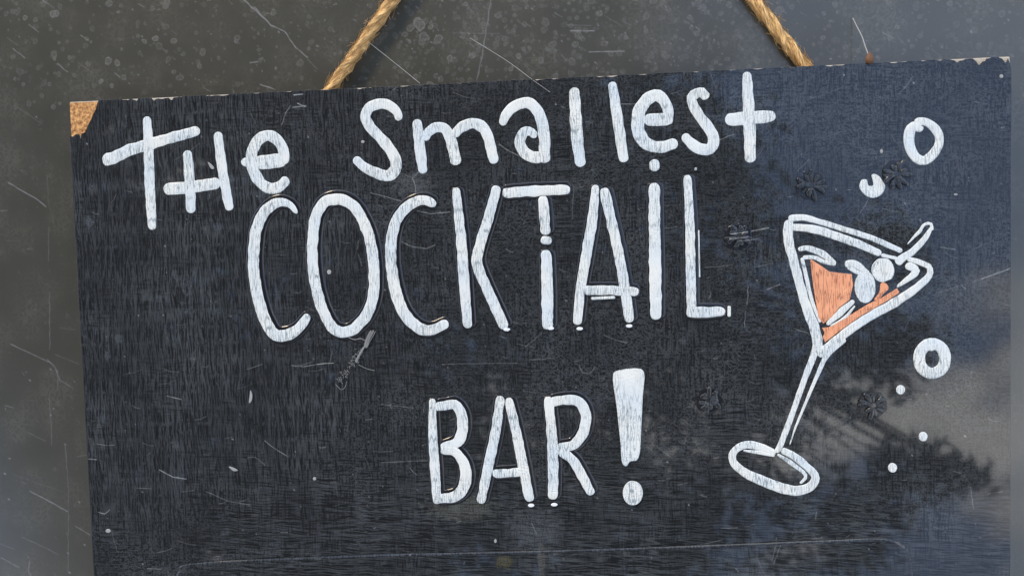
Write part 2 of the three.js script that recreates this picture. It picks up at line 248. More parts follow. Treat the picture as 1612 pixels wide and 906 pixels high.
// ---------------------------------------------------------------- the setting: ground, panel
{
  const g = shadows(new THREE.Mesh(new THREE.CircleGeometry(60, 48), M.ground)); g.rotation.x = -Math.PI / 2; g.name = 'ground'; g.userData = { kind: 'structure' }; scene.add(g);
}
const panel = thing('backing_panel', 'leaning satin grey panel with scratches and dried splashes behind the hanging sign', 'panel');
{
  const g = new RoundedBoxGeometry(0.95, 1.05, 0.012, 2, 0.0015); g.translate(0.171, -0.22, WALL - 0.006);
  const p = g.attributes.position, uv = g.attributes.uv; for (let i = 0; i < p.count; i++) uv.setXY(i, (p.getX(i) - PX) / PW, (p.getY(i) - PY) / PH);
  part('sheet', g, M.wall, panel);
}
for (const sx of [-0.26, 0.602]) {   // legs that carry the panel
  const a = toWorld(sx, 0.18, WALL - 0.027), b = toWorld(sx, -0.745, WALL - 0.027), leg = new THREE.CatmullRomCurve3([new THREE.Vector3(sx, 0.18, WALL - 0.023), new THREE.Vector3(sx, -0.74, WALL - 0.023)]);
  part('rail', new THREE.TubeGeometry(leg, 2, 0.011, 8), M.nail, panel);
  const inv = Q.clone().invert(), foot = new THREE.Vector3(b.x, 0.0, b.z).sub(ORIGIN).applyQuaternion(inv), back = new THREE.Vector3(a.x, 0.0, a.z - 0.15).sub(ORIGIN).applyQuaternion(inv);
  part('leg', new THREE.TubeGeometry(new THREE.LineCurve3(new THREE.Vector3(sx, -0.74, WALL - 0.023), foot), 2, 0.011, 8), M.nail, panel);
  part('leg', new THREE.TubeGeometry(new THREE.LineCurve3(new THREE.Vector3(sx, 0.17, WALL - 0.023), back), 2, 0.011, 8), M.nail, panel);
}

// ---------------------------------------------------------------- the hanging sign
const sign = thing('hanging_sign', 'black painted wooden sign with white hand lettering hanging from a jute rope', 'sign');

// core of fibreboard with the paint film on its face
const board = new THREE.Group(); board.name = 'board'; sign.add(board);
{
  const g = new RoundedBoxGeometry(W, HB, 0.0076, 2, 0.0006); g.translate(W / 2, -HB / 2, -0.0042);
  const p = g.attributes.position, uv = g.attributes.uv; for (let i = 0; i < p.count; i++) uv.setXY(i, p.getX(i), p.getY(i));
  part('wood_core', g, M.core, board, 'worn pale edge of the fibreboard');
  const s = new THREE.Shape(), chip = zoom(0, 0, 3.838)([[398, 832], [418, 822], [440, 826], [452, 812], [474, 812], [484, 850], [490, 808], [512, 798], [528, 758], [548, 722], [560, 690], [576, 660], [584, 632], [594, 612]]);
  const e = 0.00015, top = [];
  chip.forEach(([x, y], i) => { const q = at(x, y); if (i === 0) s.moveTo(-e, q[1]); else if (i === chip.length - 1) s.lineTo(q[0], 0.0001); else s.lineTo(q[0], q[1]); });
  const r = makeRandom(5);
  for (let x = at(160, 158)[0]; x < W - 0.0014; x += 0.0006 + r() * 0.0008) {
    const px = x / W, wear = 0.00012 + 0.0006 * clamp(fbm(x * 90, 2, 3) * 2.4 + 0.12) + 0.0026 * smooth(0.90, 0.98, px) * clamp(fbm(x * 260, 8, 3) * 1.6 + 0.2) + 0.0022 * smooth(0.06, 0.085, px) * smooth(0.16, 0.11, px) * clamp(noise(x * 420, 4) - 0.05);
    s.lineTo(x, 0.00005 - wear * (0.6 + 0.8 * r()));
  }
  s.lineTo(W - 0.0009, -0.0008); s.lineTo(W - 0.0003, -0.0026); s.lineTo(W + e * 0.4, -0.0042); s.lineTo(W + e, -0.006); s.lineTo(W + e, -HB - e); s.lineTo(-e, -HB - e);
  const f = new THREE.ExtrudeGeometry(s, { depth: 0.00055, bevelEnabled: true, bevelThickness: 0.00012, bevelSize: 0.00008, bevelSegments: 2 }); f.translate(0, 0, -0.00067);
  const c = new THREE.Shape(chip.slice(0).map(([x, y]) => { const q = at(x, y); return new THREE.Vector2(Math.max(q[0] + 0.0006, 0.0003), q[1] - 0.0006); }).concat([new THREE.Vector2(at(160, 158)[0], -0.0004), new THREE.Vector2(0.0005, -0.0003), new THREE.Vector2(0.0003, -0.0006)]));
  const cg = new THREE.ExtrudeGeometry(c, { depth: 0.00005, bevelEnabled: false }); cg.translate(0, 0, -0.0004);
  part('chipped_corner', cg, M.wood, board, 'bare orange brown fibreboard where the paint chipped off');
  part('paint_film', f, M.blackPaint, board);
}
// low rounded plaque under the paint, along the lower part of the sign
{
  const a = at(288, 900), s = new THREE.Shape(), P = (x, y) => at(x, y);
  const pts = [P(278, 930), P(282, 900), P(320, 886), P(600, 873), P(900, 866), P(1150, 857), P(1300, 851), P(1385, 848), P(1418, 856), P(1432, 876), P(1437, 930)];
  s.moveTo(pts[0][0], -0.232); s.lineTo(...pts[0]); s.splineThru(pts.slice(1, 4).map((p) => new THREE.Vector2(...p))); s.splineThru(pts.slice(4).map((p) => new THREE.Vector2(...p))); s.lineTo(pts[10][0], -0.232); s.closePath();
  const g = new THREE.ExtrudeGeometry(s, { depth: 0.0006, bevelEnabled: true, bevelThickness: 0.0006, bevelSize: 0.0008, bevelOffset: -0.0004, bevelSegments: 4, curveSegments: 24 }); g.translate(0, 0, -0.0003);
  part('raised_plaque', g, M.blackPaint, sign);
}

// a brush stroke: swept low ridge with rounded ends. pts in photograph pixels, w width in the same
const CROSS = [[-1, 0], [-0.93, 0.62], [-0.78, 0.93], [-0.4, 1], [0, 0.97], [0.4, 1], [0.78, 0.93], [0.93, 0.62], [1, 0]];
function stroke(pts, w, { height = 0.00035, base = -0.0001, closed = false, wob = 0.10, square = false, seed = 1 } = {}) {
  const ws = Array.isArray(w) ? w : [w, w];
  const P = pts.map(([x, y]) => { const q = at(x, y); return new THREE.Vector3(q[0], q[1], 0); });
  const curve = P.length === 2 && !closed ? new THREE.LineCurve3(P[0], P[1]) : new THREE.CatmullRomCurve3(P, closed, 'centripetal');
  const len = curve.getLength(), sc = scaleAt(...pts[0]), n = Math.max(14, Math.ceil(len / 0.0012)), rows = [];
  const capR = Math.min(len * 0.49, (ws[0] + ws[1]) * 0.25 * sc);
  const ts = []; if (closed) for (let i = 0; i <= n; i++) ts.push(i / n);
  else { const c = capR / len; for (let i = 0; i < 7; i++) ts.push(c * (1 - Math.cos(i / 7 * Math.PI / 2))); for (let i = 0; i <= n; i++) ts.push(c + (1 - 2 * c) * i / n); for (let i = 6; i >= 0; i--) ts.push(1 - c * (1 - Math.cos(i / 7 * Math.PI / 2))); }
  const pos = [], uv = [], idx = [], m = CROSS.length;
  ts.forEach((t) => {
    const p = curve.getPointAt(clamp(t)), d = curve.getTangentAt(clamp(t)), nx = -d.y, ny = d.x;
    let hw = 0, k = t * (ws.length - 1), a = Math.min(ws.length - 2, Math.floor(k)); hw = mix(ws[a], ws[a + 1], k - a) * 0.5 * sc;
    let cap = 1; if (!closed) { const e = Math.min(t, 1 - t) * len; if (e < capR) { cap = Math.sqrt(clamp(1 - Math.pow(1 - e / capR, square ? 6 : 2.6))); } }
    CROSS.forEach(([o, h]) => {
      const side = 1 + wob * 2 * noise(t * len * 320 + seed * 7.7, Math.sign(o) * 3 + seed), x = p.x + nx * o * hw * cap * side, y = p.y + ny * o * hw * cap * side;
      pos.push(x, y, base + (height - base) * h * (0.4 + 0.6 * Math.sqrt(cap)) ); uv.push(x, y);
    });
  });
  for (let i = 0; i + 1 < ts.length; i++) for (let j = 0; j + 1 < m; j++) { const a = i * m + j, b = a + m; idx.push(a, a + 1, b, b, a + 1, b + 1); }
  const g = new THREE.BufferGeometry(); g.setAttribute('position', new THREE.Float32BufferAttribute(pos, 3)); g.setAttribute('uv', new THREE.Float32BufferAttribute(uv, 2)); g.setIndex(idx); g.computeVertexNormals();
  const nz = g.attributes.normal; let s = 0; for (let i = 0; i < nz.count; i++) s += nz.getZ(i); if (s < 0) { g.setIndex(idx.map((_, i) => idx[i - i % 3 + [0, 2, 1][i % 3]])); g.computeVertexNormals(); }
  return g;
}
// flat filled patch of paint with a rounded rim; outline in photograph pixels
function fill(pts, { height = 0.0003, base = -0.0001, grow = 0, smoothLine = true } = {}) {
  const v = pts.map((p) => new THREE.Vector2(...at(...p))), s = new THREE.Shape();
  if (smoothLine) { const c = new THREE.CatmullRomCurve3(v.map((p) => new THREE.Vector3(p.x, p.y, 0)), true, 'centripetal').getPoints(Math.max(24, pts.length * 4)); s.setFromPoints(c.slice(0, -1).map((p) => new THREE.Vector2(p.x, p.y))); } else s.setFromPoints(v);
  const g = new THREE.ExtrudeGeometry(s, { depth: (height - base) * 0.6, bevelEnabled: true, bevelThickness: (height - base) * 0.4, bevelSize: 0.00022, bevelOffset: -0.00022 + grow, bevelSegments: 3 }); g.translate(0, 0, base); return g;
}
const oval = (cx, cy, rx, ry, n = 14, rough = 0.03, seed = 1, tilt = 0) => [...Array(n)].map((_, i) => { const a = i / n * Math.PI * 2, k = 1 + rough * 2.5 * noise(seed * 5.1 + i * 0.9, seed), x = Math.cos(a) * rx * k, y = Math.sin(a) * ry * k; return [cx + x * Math.cos(tilt) - y * Math.sin(tilt), cy + x * Math.sin(tilt) + y * Math.cos(tilt)]; });
const strip = (g) => { const o = g.index ? g.toNonIndexed() : g; for (const k of Object.keys(o.attributes)) if (!['position', 'normal', 'uv'].includes(k)) o.deleteAttribute(k); return o; };
const merged = (list) => mergeGeometries(list.map(strip));

// words: [letter, zoom, strokes...]; a stroke is [points, width(s)] in zoom units
let seedCount = 1;
function word(text, letters, { relief = false } = {}) {
  const wg = new THREE.Group(); wg.name = 'painted_word'; wg.userData.label = `white hand painted word ${text}`; sign.add(wg);
  for (const { ch, z, s, strokes, fills = [] } of letters) {
    const geo = [], under = [];
    strokes.forEach(([pts, w, o = {}], i) => {
      const p = z(pts), ww = (Array.isArray(w) ? w : [w, w]).map((x) => x / s), lift = relief ? 0.0006 : 0.00014;
      geo.push(stroke(p, ww, { height: lift + 0.00003 * i, seed: seedCount++, ...o }));
      if (relief && !o.plain && p.length > 1) under.push(stroke(p.map(([x, y]) => [x + 1.5, y - 1]), ww.map((x) => x + 7.5), { height: 0.0005 + 0.00003 * i, wob: 0.015, square: true, seed: seedCount++, closed: o.closed }));
    });
    for (const f of fills) geo.push(fill(z(f), { height: relief ? 0.0007 : 0.0004 }));
    part('painted_letter', merged(geo), M.whitePaint, wg, `white painted character ${ch} of ${text}`);
    if (under.length) part('relief_letter', merged(under), M.oldBlack, wg, `older raised black letter under the white ${ch}`);
  }
}
const zA = zoom(140, 160, 4.119), zB = zoom(540, 100, 4.478), zC = zoom(880, 100, 4.478), zD = zoom(370, 270, 3.124), zE = zoom(680, 250, 3.124), zF = zoom(640, 570, 3.775);
word('THe', [
  { ch: 'T', z: zA, s: 4.119, strokes: [[[[85, 382], [140, 370], [250, 318], [380, 278], [540, 232], [718, 183]], [80, 74, 70, 66, 62]], [[[373, 95], [383, 260], [390, 480], [398, 650], [410, 830]], [56, 66, 68, 68, 56]]] },
  { ch: 'H', z: zA, s: 4.119, strokes: [[[[482, 565], [560, 562], [700, 548], [850, 524]], [76, 78, 74, 72]], [[[636, 315], [645, 430], [653, 560], [660, 722]], [60, 68, 70, 62]], [[[833, 195], [855, 380], [880, 540], [912, 705]], [58, 66, 66, 60]]] },
  { ch: 'e', z: zA, s: 4.119, strokes: [[[[985, 390], [1040, 392], [1130, 392], [1200, 385], [1275, 375]], [52, 70, 92, 92, 84]], [[[1262, 405], [1265, 340], [1235, 265], [1165, 218], [1095, 250], [1055, 335], [1060, 430], [1105, 515], [1165, 560], [1225, 555], [1290, 495]], [66, 72, 74, 76, 72, 66]]] },
]);
word('smallest', [
  { ch: 's', z: zB, s: 4.478, strokes: [[[[400, 400], [370, 330], [310, 288], [245, 285], [180, 315], [158, 375], [185, 440], [260, 520], [330, 605], [372, 690], [360, 760], [310, 792], [240, 772], [160, 735], [75, 665]], [58, 74, 76, 76, 78, 84, 84, 74, 58]]] },
  { ch: 'm', z: zB, s: 4.478, strokes: [[[[570, 540], [600, 485], [660, 448], [715, 460], [750, 510], [775, 600], [802, 715]], [60, 72, 74, 78, 82, 74]], [[[520, 392], [535, 540], [550, 660], [566, 775]], [70, 78, 78, 66]], [[[775, 510], [840, 445], [925, 422], [990, 455], [1025, 525], [1045, 610], [1070, 705]], [66, 76, 78, 78, 76, 68]]] },
  { ch: 'a', z: zB, s: 4.478, strokes: [[[[1362, 520], [1320, 478], [1278, 482], [1248, 540], [1268, 612], [1325, 655], [1410, 662]], [50, 76, 80, 86, 84]], [[[1118, 435], [1155, 350], [1230, 290], [1310, 278], [1372, 335], [1405, 425], [1420, 530], [1418, 700]], [62, 76, 80, 82, 84, 80]]] },
  { ch: 'l', z: zC, s: 4.478, strokes: [[[[108, 168], [118, 380], [130, 540], [154, 728]], [74, 86, 88, 74]]] },
  { ch: 'l', z: zC, s: 4.478, strokes: [[[[374, 128], [400, 300], [430, 500], [460, 695]], [62, 78, 80, 70]]] },
  { ch: 'e', z: zC, s: 4.478, strokes: [[[[600, 395], [690, 395], [800, 390]], [88, 94, 86]], [[[772, 430], [770, 335], [742, 262], [690, 224], [630, 245], [572, 325], [556, 430], [578, 520], [640, 575], [720, 588], [838, 555]], [70, 78, 88, 96, 98, 92, 86, 74]]] },
  { ch: 's', z: zC, s: 4.478, strokes: [[[[1030, 255], [1022, 210], [978, 206], [936, 238], [950, 300], [1000, 380], [1060, 460], [1092, 530], [1072, 596], [1010, 606], [950, 575], [875, 500]], [70, 74, 76, 80, 86, 84, 64]]] },
  { ch: 't', z: zC, s: 4.478, strokes: [[[[1172, 398], [1280, 388], [1400, 378], [1530, 370]], [92, 100, 96, 80]], [[[1325, 58], [1335, 250], [1345, 450], [1350, 698]], [66, 84, 90, 76]]] },
]);
word('COCKTAiL', [
  { ch: 'C', z: zD, s: 3.124, strokes: [[[[306, 206], [275, 165], [220, 150], [162, 182], [115, 255], [95, 370], [95, 500], [120, 640], [155, 740], [200, 802], [258, 802], [310, 772], [366, 702]], [24, 62, 66, 66, 68, 70, 66, 46]]] },
  { ch: 'O', z: zD, s: 3.124, strokes: [[[[625, 232], [580, 165], [510, 135], [440, 152], [402, 212], [386, 300], [382, 430], [402, 580], [442, 700], [492, 775], [550, 788], [622, 738], [672, 648], [686, 520], [672, 370], [650, 285]], 64, { closed: true }]] },
  { ch: 'C', z: zD, s: 3.124, strokes: [[[[990, 165], [930, 140], [862, 162], [800, 230], [772, 320], [768, 440], [785, 560], [820, 670], [880, 750], [950, 780], [1052, 740]], [48, 62, 64, 66, 68, 70, 66, 52]]] },
  { ch: 'K', z: zE, s: 3.124, strokes: [[[[118, 140], [145, 400], [162, 640], [178, 832]], [48, 60, 64, 54]], [[[322, 130], [282, 280], [238, 420], [222, 505], [262, 615], [310, 720], [362, 835]], [56, 60, 64, 62, 60]]] },
  { ch: 'T', z: zE, s: 3.124, strokes: [[[[345, 168], [500, 158], [682, 150]], [58, 62, 54]], [[[546, 180], [552, 260], [560, 374]], [56, 62, 58]], [[[535, 398], [590, 402]], [44, 40], { plain: true }], [[[562, 445], [568, 640], [570, 838]], [62, 70, 66]]] },
  { ch: 'A', z: zE, s: 3.124, strokes: [[[[806, 126], [792, 280], [760, 470], [732, 640], [714, 815]], [44, 60, 62, 58, 54]], [[[845, 142], [882, 300], [920, 470], [950, 640], [974, 804]], [62, 60, 60, 62, 58]], [[[745, 645], [880, 645], [1020, 652]], [56, 56, 52]], [[[782, 686], [902, 680]], 16, { plain: true }]] },
  { ch: 'i', z: zE, s: 3.124, strokes: [[[[1094, 116], [1095, 300], [1098, 500], [1102, 790]], [64, 68, 72, 66]], [[[1095, 2], [1095, 62]], [50, 50], { plain: true }]] },
  { ch: 'L', z: zE, s: 3.124, strokes: [[[[1256, 78], [1268, 300], [1272, 500], [1278, 780]], [46, 56, 58, 58]], [[[1252, 752], [1350, 752], [1445, 748]], [66, 66, 52]], [[[1462, 722], [1463, 776]], 18, { plain: true }], [[[1312, 350], [1317, 582]], 8, { plain: true }], [[[1298, 42], [1298, 58]], 12, { plain: true }]] },
], { relief: true });
word('BAR!', [
  { ch: 'B', z: zF, s: 3.775, strokes: [[[[160, 265], [230, 255], [290, 250], [328, 310], [332, 400], [306, 470], [200, 510]], [62, 66, 74, 78, 74, 60]], [[[200, 520], [290, 530], [345, 610], [350, 710], [305, 785], [180, 812]], [56, 66, 78, 84, 74, 62]], [[[155, 212], [158, 430], [170, 630], [184, 840]], [46, 64, 70, 62]]] },
  { ch: 'A', z: zF, s: 3.775, strokes: [[[[560, 196], [532, 400], [490, 600], [440, 838]], [64, 70, 72, 62]], [[[605, 208], [650, 400], [690, 600], [735, 826]], [62, 70, 74, 68]], [[[510, 660], [600, 655], [712, 645]], [62, 62, 62]]] },
  { ch: 'R', z: zF, s: 3.775, strokes: [[[[845, 238], [940, 222], [1025, 232], [1066, 310], [1052, 410], [992, 488], [890, 508]], [66, 70, 74, 74, 72, 66]], [[[842, 200], [862, 400], [872, 600], [870, 814]], [64, 72, 76, 70]], [[[905, 515], [990, 580], [1045, 675], [1105, 786]], [66, 70, 70, 62]]] },
  { ch: '!', z: zF, s: 3.775, strokes: [], fills: [[[1228, 70], [1245, 52], [1390, 38], [1412, 60], [1405, 200], [1395, 400], [1386, 540], [1368, 580], [1330, 588], [1305, 616], [1284, 600], [1272, 480], [1250, 270]], oval(1345, 775, 60, 72, 14, 0.02, 4)] },
], { relief: true });

// drips of white paint at the foot of the letters and flecks on the board
{
  const drips = [[1029 - 2.5, 513, 1, 1], ...zE([[368, 838], [585, 832], [727, 834], [970, 821]]).map(([x, y]) => [x, y, 5.2, 2.6]), ...zF([[741, 848], [878, 844]]).map(([x, y]) => [x, y, 5, 2.6])].slice(1);
  for (const [x, y, rx, ry] of drips) part('paint_drip', fill(oval(x, y, rx, ry, 12, 0.06, x), { height: 0.0007 }), M.drip, sign);
  const fl = [[[394, 614], [397, 622], [395, 632], [392, 634], [393, 622]], [[360, 734], [368, 736], [374, 740], [368, 741]], [[409, 904], [414, 899], [421, 903], [419, 911], [410, 911]], [[327, 255], [332, 258], [337, 265], [333, 266]], oval(518, 428, 3.3, 3.6, 9), oval(495, 753, 2.6, 2.6, 8), oval(1577, 120, 3, 3, 8, 0.15), oval(571, 223, 2.6, 2.4, 8), oval(1505, 306, 3, 1.6, 8), oval(780, 851, 2, 3, 8), oval(820, 886, 2.2, 3, 8), oval(170, 835, 4, 3, 8, 0.2), oval(1388, 238, 2.2, 3.2, 8)];
  for (const f of fl) part('paint_fleck', fill(f, { height: 0.0003 }), M.silk, sign);
}

// cocktail drawing
{
  const z = zoom(1200, 310, 3.623), q = zoom(1120, 530, 3.357), d = new THREE.Group(); d.name = 'cocktail_drawing'; d.userData.label = 'white painted martini glass with orange drink and two olives'; sign.add(d);
  const S = (zz, s, pts, w, o = {}) => stroke(zz(pts), (Array.isArray(w) ? w : [w, w]).map((x) => x / s), { seed: seedCount++, height: 0.00014 + 0.00002 * (seedCount % 5), ...o }), s1 = 3.623, s2 = 3.357;
  part('drink', merged([
    fill(z([[275, 352], [335, 390], [385, 425], [440, 432], [512, 440], [520, 500], [500, 585], [440, 632], [400, 680], [350, 722], [322, 690], [305, 590], [288, 480]]), { height: 0.0002, smoothLine: false }),
    fill(z([[342, 745], [380, 742], [430, 712], [520, 662], [600, 612], [690, 570], [770, 520], [785, 545], [700, 600], [560, 680], [440, 765], [360, 828], [346, 800], [356, 772]]), { height: 0.00022, smoothLine: false }),
    fill(z([[680, 488], [708, 492], [722, 522], [692, 552], [660, 590], [640, 585], [668, 545]]), { height: 0.0002 }),
  ]), M.orange, d, 'orange painted drink in the glass');
  part('glass_bowl', merged([
    S(z, s1, [[150, 125], [230, 116], [310, 135], [450, 178], [620, 232], [800, 310]], [44, 34, 34, 34, 32]), S(z, s1, [[160, 170], [300, 184], [440, 228], [560, 272], [680, 325]], [40, 50, 50, 48, 40]),
    S(z, s1, [[680, 330], [770, 350]], [22, 22]), S(z, s1, [[830, 352], [900, 372], [966, 402]], [30, 34, 34]), S(z, s1, [[820, 385], [880, 420], [780, 505], [770, 515]], [48, 46, 34, 14]),
    S(z, s1, [[955, 392], [958, 440], [890, 510], [760, 600], [600, 690], [470, 780], [320, 905]], [34, 48, 56, 56, 54, 56, 52]),
    S(z, s1, [[152, 130], [150, 240], [185, 380], [222, 520], [262, 650], [300, 750], [318, 830], [310, 905]], [54, 60, 56, 54, 56, 62, 62, 56]),
    S(z, s1, [[228, 345], [258, 480], [288, 600], [332, 715]], [22, 24, 22, 16]),
  ]), M.whitePaint, d);
  part('drink_surface_line', merged([S(z, s1, [[205, 298], [260, 292], [340, 322], [420, 380]], [26, 38, 42, 24]), S(z, s1, [[232, 345], [300, 345], [350, 368], [420, 385]], [24, 26, 26, 20])]), M.whitePaint, d);
  part('lemon_peel', merged([S(z, s1, [[472, 385], [525, 380], [590, 425], [610, 440]], [44, 44, 40, 30]), S(z, s1, [[490, 395], [550, 432], [580, 440]], [32, 26, 20])]), M.whitePaint, d);
  part('olive', fill(z(oval(588, 512, 60, 92, 16, 0.03, 3)), { height: 0.0003 }), M.whitePaint, d);
  part('olive', fill(z(oval(690, 416, 66, 68, 16, 0.05, 8)), { height: 0.0003 }), M.whitePaint, d);
  part('cocktail_pick', merged([S(z, s1, [[765, 378], [800, 350], [870, 300], [930, 235], [972, 165]], [56, 44, 40, 36, 16]), S(z, s1, [[972, 190], [962, 152], [925, 158], [900, 195], [880, 215], [830, 268]], [18, 20, 18, 22, 14, 6])]), M.whitePaint, d);
  part('reflection_stroke', merged([S(z, s1, [[370, 728], [450, 655], [525, 590]], [24, 44, 26]), S(z, s1, [[390, 735], [470, 690], [530, 620]], [10, 22, 10])]), M.whitePaint, d);
  part('glass_stem', merged([S(q, s2, [[562, -12], [550, 70], [496, 215], [427, 410], [370, 560], [345, 612]], [44, 38, 33, 31, 34, 32]), S(q, s2, [[705, 5], [614, 95], [558, 210], [488, 375], [441, 490], [415, 570]], [46, 30, 21, 17, 13, 6])]), M.whitePaint, d);
  part('glass_foot', merged([
    S(q, s2, [[340, 615], [270, 585], [180, 570], [120, 605], [112, 650], [160, 705], [270, 760], [380, 800], [470, 812], [540, 775], [550, 735], [500, 680], [430, 625], [370, 595]], [34, 46, 42, 42, 50, 58, 60, 58, 50, 42, 42, 38]),
    S(q, s2, [[335, 628], [260, 612], [170, 600]], [16, 22, 12]), S(q, s2, [[350, 620], [420, 665], [500, 735], [470, 775]], [14, 26, 22, 14]),
  ]), M.whitePaint, d);
  const b = (name, g, label) => part(name, g, M.whitePaint, d, label), e = zoom(1340, 170, 6.039);
  b('bubble', merged([stroke(e([[640, 150], [570, 200], [552, 290], [572, 400], [630, 480], [695, 500], [770, 450], [835, 350], [838, 260], [780, 175], [710, 132], [640, 128], [610, 150]]), [90, 108, 108, 102, 96, 96, 98, 92, 84, 90, 88, 80, 70].map((x) => x / 6.039), { seed: 3, wob: 0.05 }), stroke(e([[620, 140], [650, 190], [690, 190]]), [70 / 6, 90 / 6, 50 / 6], { seed: 4, height: 0.0004 })]), 'large white painted ring bubble');
  b('bubble', merged([stroke(oval(1468, 564, 20.5, 23.5, 16, 0.02, 6), 19.5, { closed: true, seed: 6, wob: 0.05 }), stroke([[1466, 540], [1468, 552]], 14, { seed: 2, height: 0.0004 })]), 'white painted ring bubble');
  b('bubble', merged([fill(e([[105, 680], [150, 682], [165, 735], [210, 735], [205, 680], [196, 640], [215, 625], [265, 645], [298, 690], [325, 745], [290, 820], [210, 855], [130, 825], [80, 750]]), { height: 0.0004 })]), 'white painted bubble with a notch');
  for (const [x, y] of [[1418, 613], [1453.5, 686.5], [1405.5, 735.5]]) b('bubble', fill(oval(x, y, 7, 7.3, 12, 0.03, x), { height: 0.0005 }), 'small white painted dot');
}
// small raised blossoms, painted over in black
for (const [bx, by, R] of [[1278, 292, 27], [1412, 274, 26], [1163, 372, 24], [1116, 630, 23], [1374, 637, 24]]) {
  const r = makeRandom(bx), petals = [];
  for (let i = 0; i < 11; i++) { const a = i / 11 * 6.283 + r() * 0.25, l = R * (0.65 + 0.4 * r()), c = Math.cos(a), s = Math.sin(a) * 0.95, bend = (r() - 0.5) * 6; petals.push(stroke([[bx + c * R * 0.16, by + s * R * 0.16], [bx + c * l * 0.6 - s * bend, by + s * l * 0.6 + c * bend], [bx + c * l, by + s * l]], [5, 8 + 3 * r(), 6], { height: 0.0009 + 0.0006 * r(), seed: seedCount++ })); }
  petals.push(fill(oval(bx, by, R * 0.25, R * 0.22, 10, 0.1, bx), { height: 0.001 }));
  const bl = part('relief_blossom', merged(petals), M.blackPaint, sign, 'small raised blossom painted over in black');
  part('blossom_base', fill(oval(bx, by, R * 0.92, R * 0.86, 22, 0.14, bx), { height: 0.0002 }), M.oldBlack, bl);
}

// jute rope: three twisted strands from behind the board up to the nail
const NAIL = at(886, -373, WALL + 0.0031);
{
  const rope = new THREE.Group(); rope.name = 'jute_rope'; sign.add(rope);
  const zr = WALL + 0.0031, L = (x, y) => { const p = at(x, y, zr); return new THREE.Vector3(p[0], p[1], zr); };
  const nv = new THREE.Vector3(NAIL[0], NAIL[1] + 0.003, zr), a0 = L(512, 152), b0 = L(1270, 107), da = a0.clone().sub(nv).normalize(), db = b0.clone().sub(nv).normalize();
  const path = [a0.clone().addScaledVector(da, 0.03), a0, a0.clone().lerp(nv, 0.33), a0.clone().lerp(nv, 0.66), a0.clone().lerp(nv, 0.97), nv.clone().add(new THREE.Vector3(0, 0.001, 0)), b0.clone().lerp(nv, 0.97), b0.clone().lerp(nv, 0.66), b0.clone().lerp(nv, 0.33), b0, b0.clone().addScaledVector(db, 0.03)];
  const curve = new THREE.CatmullRomCurve3(path, false, 'centripetal'), len = curve.getLength(), n = 700;
  const pts = [...Array(n + 1)].map((_, i) => curve.getPointAt(i / n)), tan = [...Array(n + 1)].map((_, i) => curve.getTangentAt(i / n));
  const frame = (i) => { const t = tan[i], z = new THREE.Vector3(0, 0, 1), s = new THREE.Vector3().crossVectors(t, z).normalize(); return [s, z]; };
  const R = 0.00105, sr = 0.00134;
  for (let k = 0; k < 3; k++) {
    const pos = [], uv = [], idx = [], m = 12;
    for (let i = 0; i <= n; i++) {
      const [s, z] = frame(i), l = i / n * len, ph = -l / 0.032 * 6.283 + k * 2.094 + 0.35 * noise(l * 90, k), cx = Math.cos(ph) * R, cz = Math.sin(ph) * R, fat = 1 + 0.16 * noise(l * 260, k * 9);
      for (let j = 0; j <= m; j++) { const a = j / m * 6.283 + ph, ridge = 1 + 0.3 * noise(j % 12 * 1.7 + k * 20, l * 150) + 0.1 * Math.sin(j * 3.1 + l * 500), ox = cx + Math.cos(a) * sr * fat * ridge, oz = cz + Math.sin(a) * sr * fat * ridge; pos.push(pts[i].x + s.x * ox, pts[i].y + s.y * ox, pts[i].z + oz); uv.push(j / m, l / 0.02); }
    }
    for (let i = 0; i < n; i++) for (let j = 0; j < m; j++) { const a = i * (m + 1) + j, b = a + m + 1; idx.push(a, b, a + 1, b, b + 1, a + 1); }
    const g = new THREE.BufferGeometry(); g.setAttribute('position', new THREE.Float32BufferAttribute(pos, 3)); g.setAttribute('uv', new THREE.Float32BufferAttribute(uv, 2)); g.setIndex(idx); g.computeVertexNormals();
    part('strand', g, M.rope, rope);
  }
  const r = makeRandom(77), hair = [];
  for (let i = 0; i < 1700; i++) {
    const t = r(), q = Math.floor(t * n), [s, z] = frame(q), a = r() * 6.283, c = pts[q], rad = 0.0021, al = (r() - 0.5) * 0.012, out = 0.0004 + 0.0024 * r() * r();
    const P0 = c.clone().addScaledVector(s, Math.cos(a) * rad).add(new THREE.Vector3(0, 0, Math.abs(Math.sin(a)) * rad)), P1 = P0.clone().addScaledVector(tan[q], al * 0.5).addScaledVector(s, Math.cos(a) * out * 0.7), P2 = P0.clone().addScaledVector(tan[q], al).addScaledVector(s, Math.cos(a) * out + (r() - 0.5) * 0.0008);
    if (P0.y > -0.001) hair.push(new THREE.TubeGeometry(new THREE.QuadraticBezierCurve3(P0, P1, P2), 4, 0.00005 + 0.00007 * r(), 3));
  }
  const f = part('loose_fibres', merged(hair), M.rope, rope); f.userData.kind = 'stuff';
}
{
  const nail = thing('nail', 'steel nail in the grey panel that the rope hangs over', 'nail');
  const pts = [[0, 0.014], [0.004, 0.0138], [0.0042, 0.013], [0.0041, 0.0126], [0.0016, 0.0122], [0.0015, -0.012], [0, -0.016]].map(([x, y]) => new THREE.Vector2(x, y)), g = new THREE.LatheGeometry(pts.reverse(), 16);
  g.rotateX(Math.PI / 2); g.translate(NAIL[0], NAIL[1], WALL); part('shank', g, M.nail, nail);
}

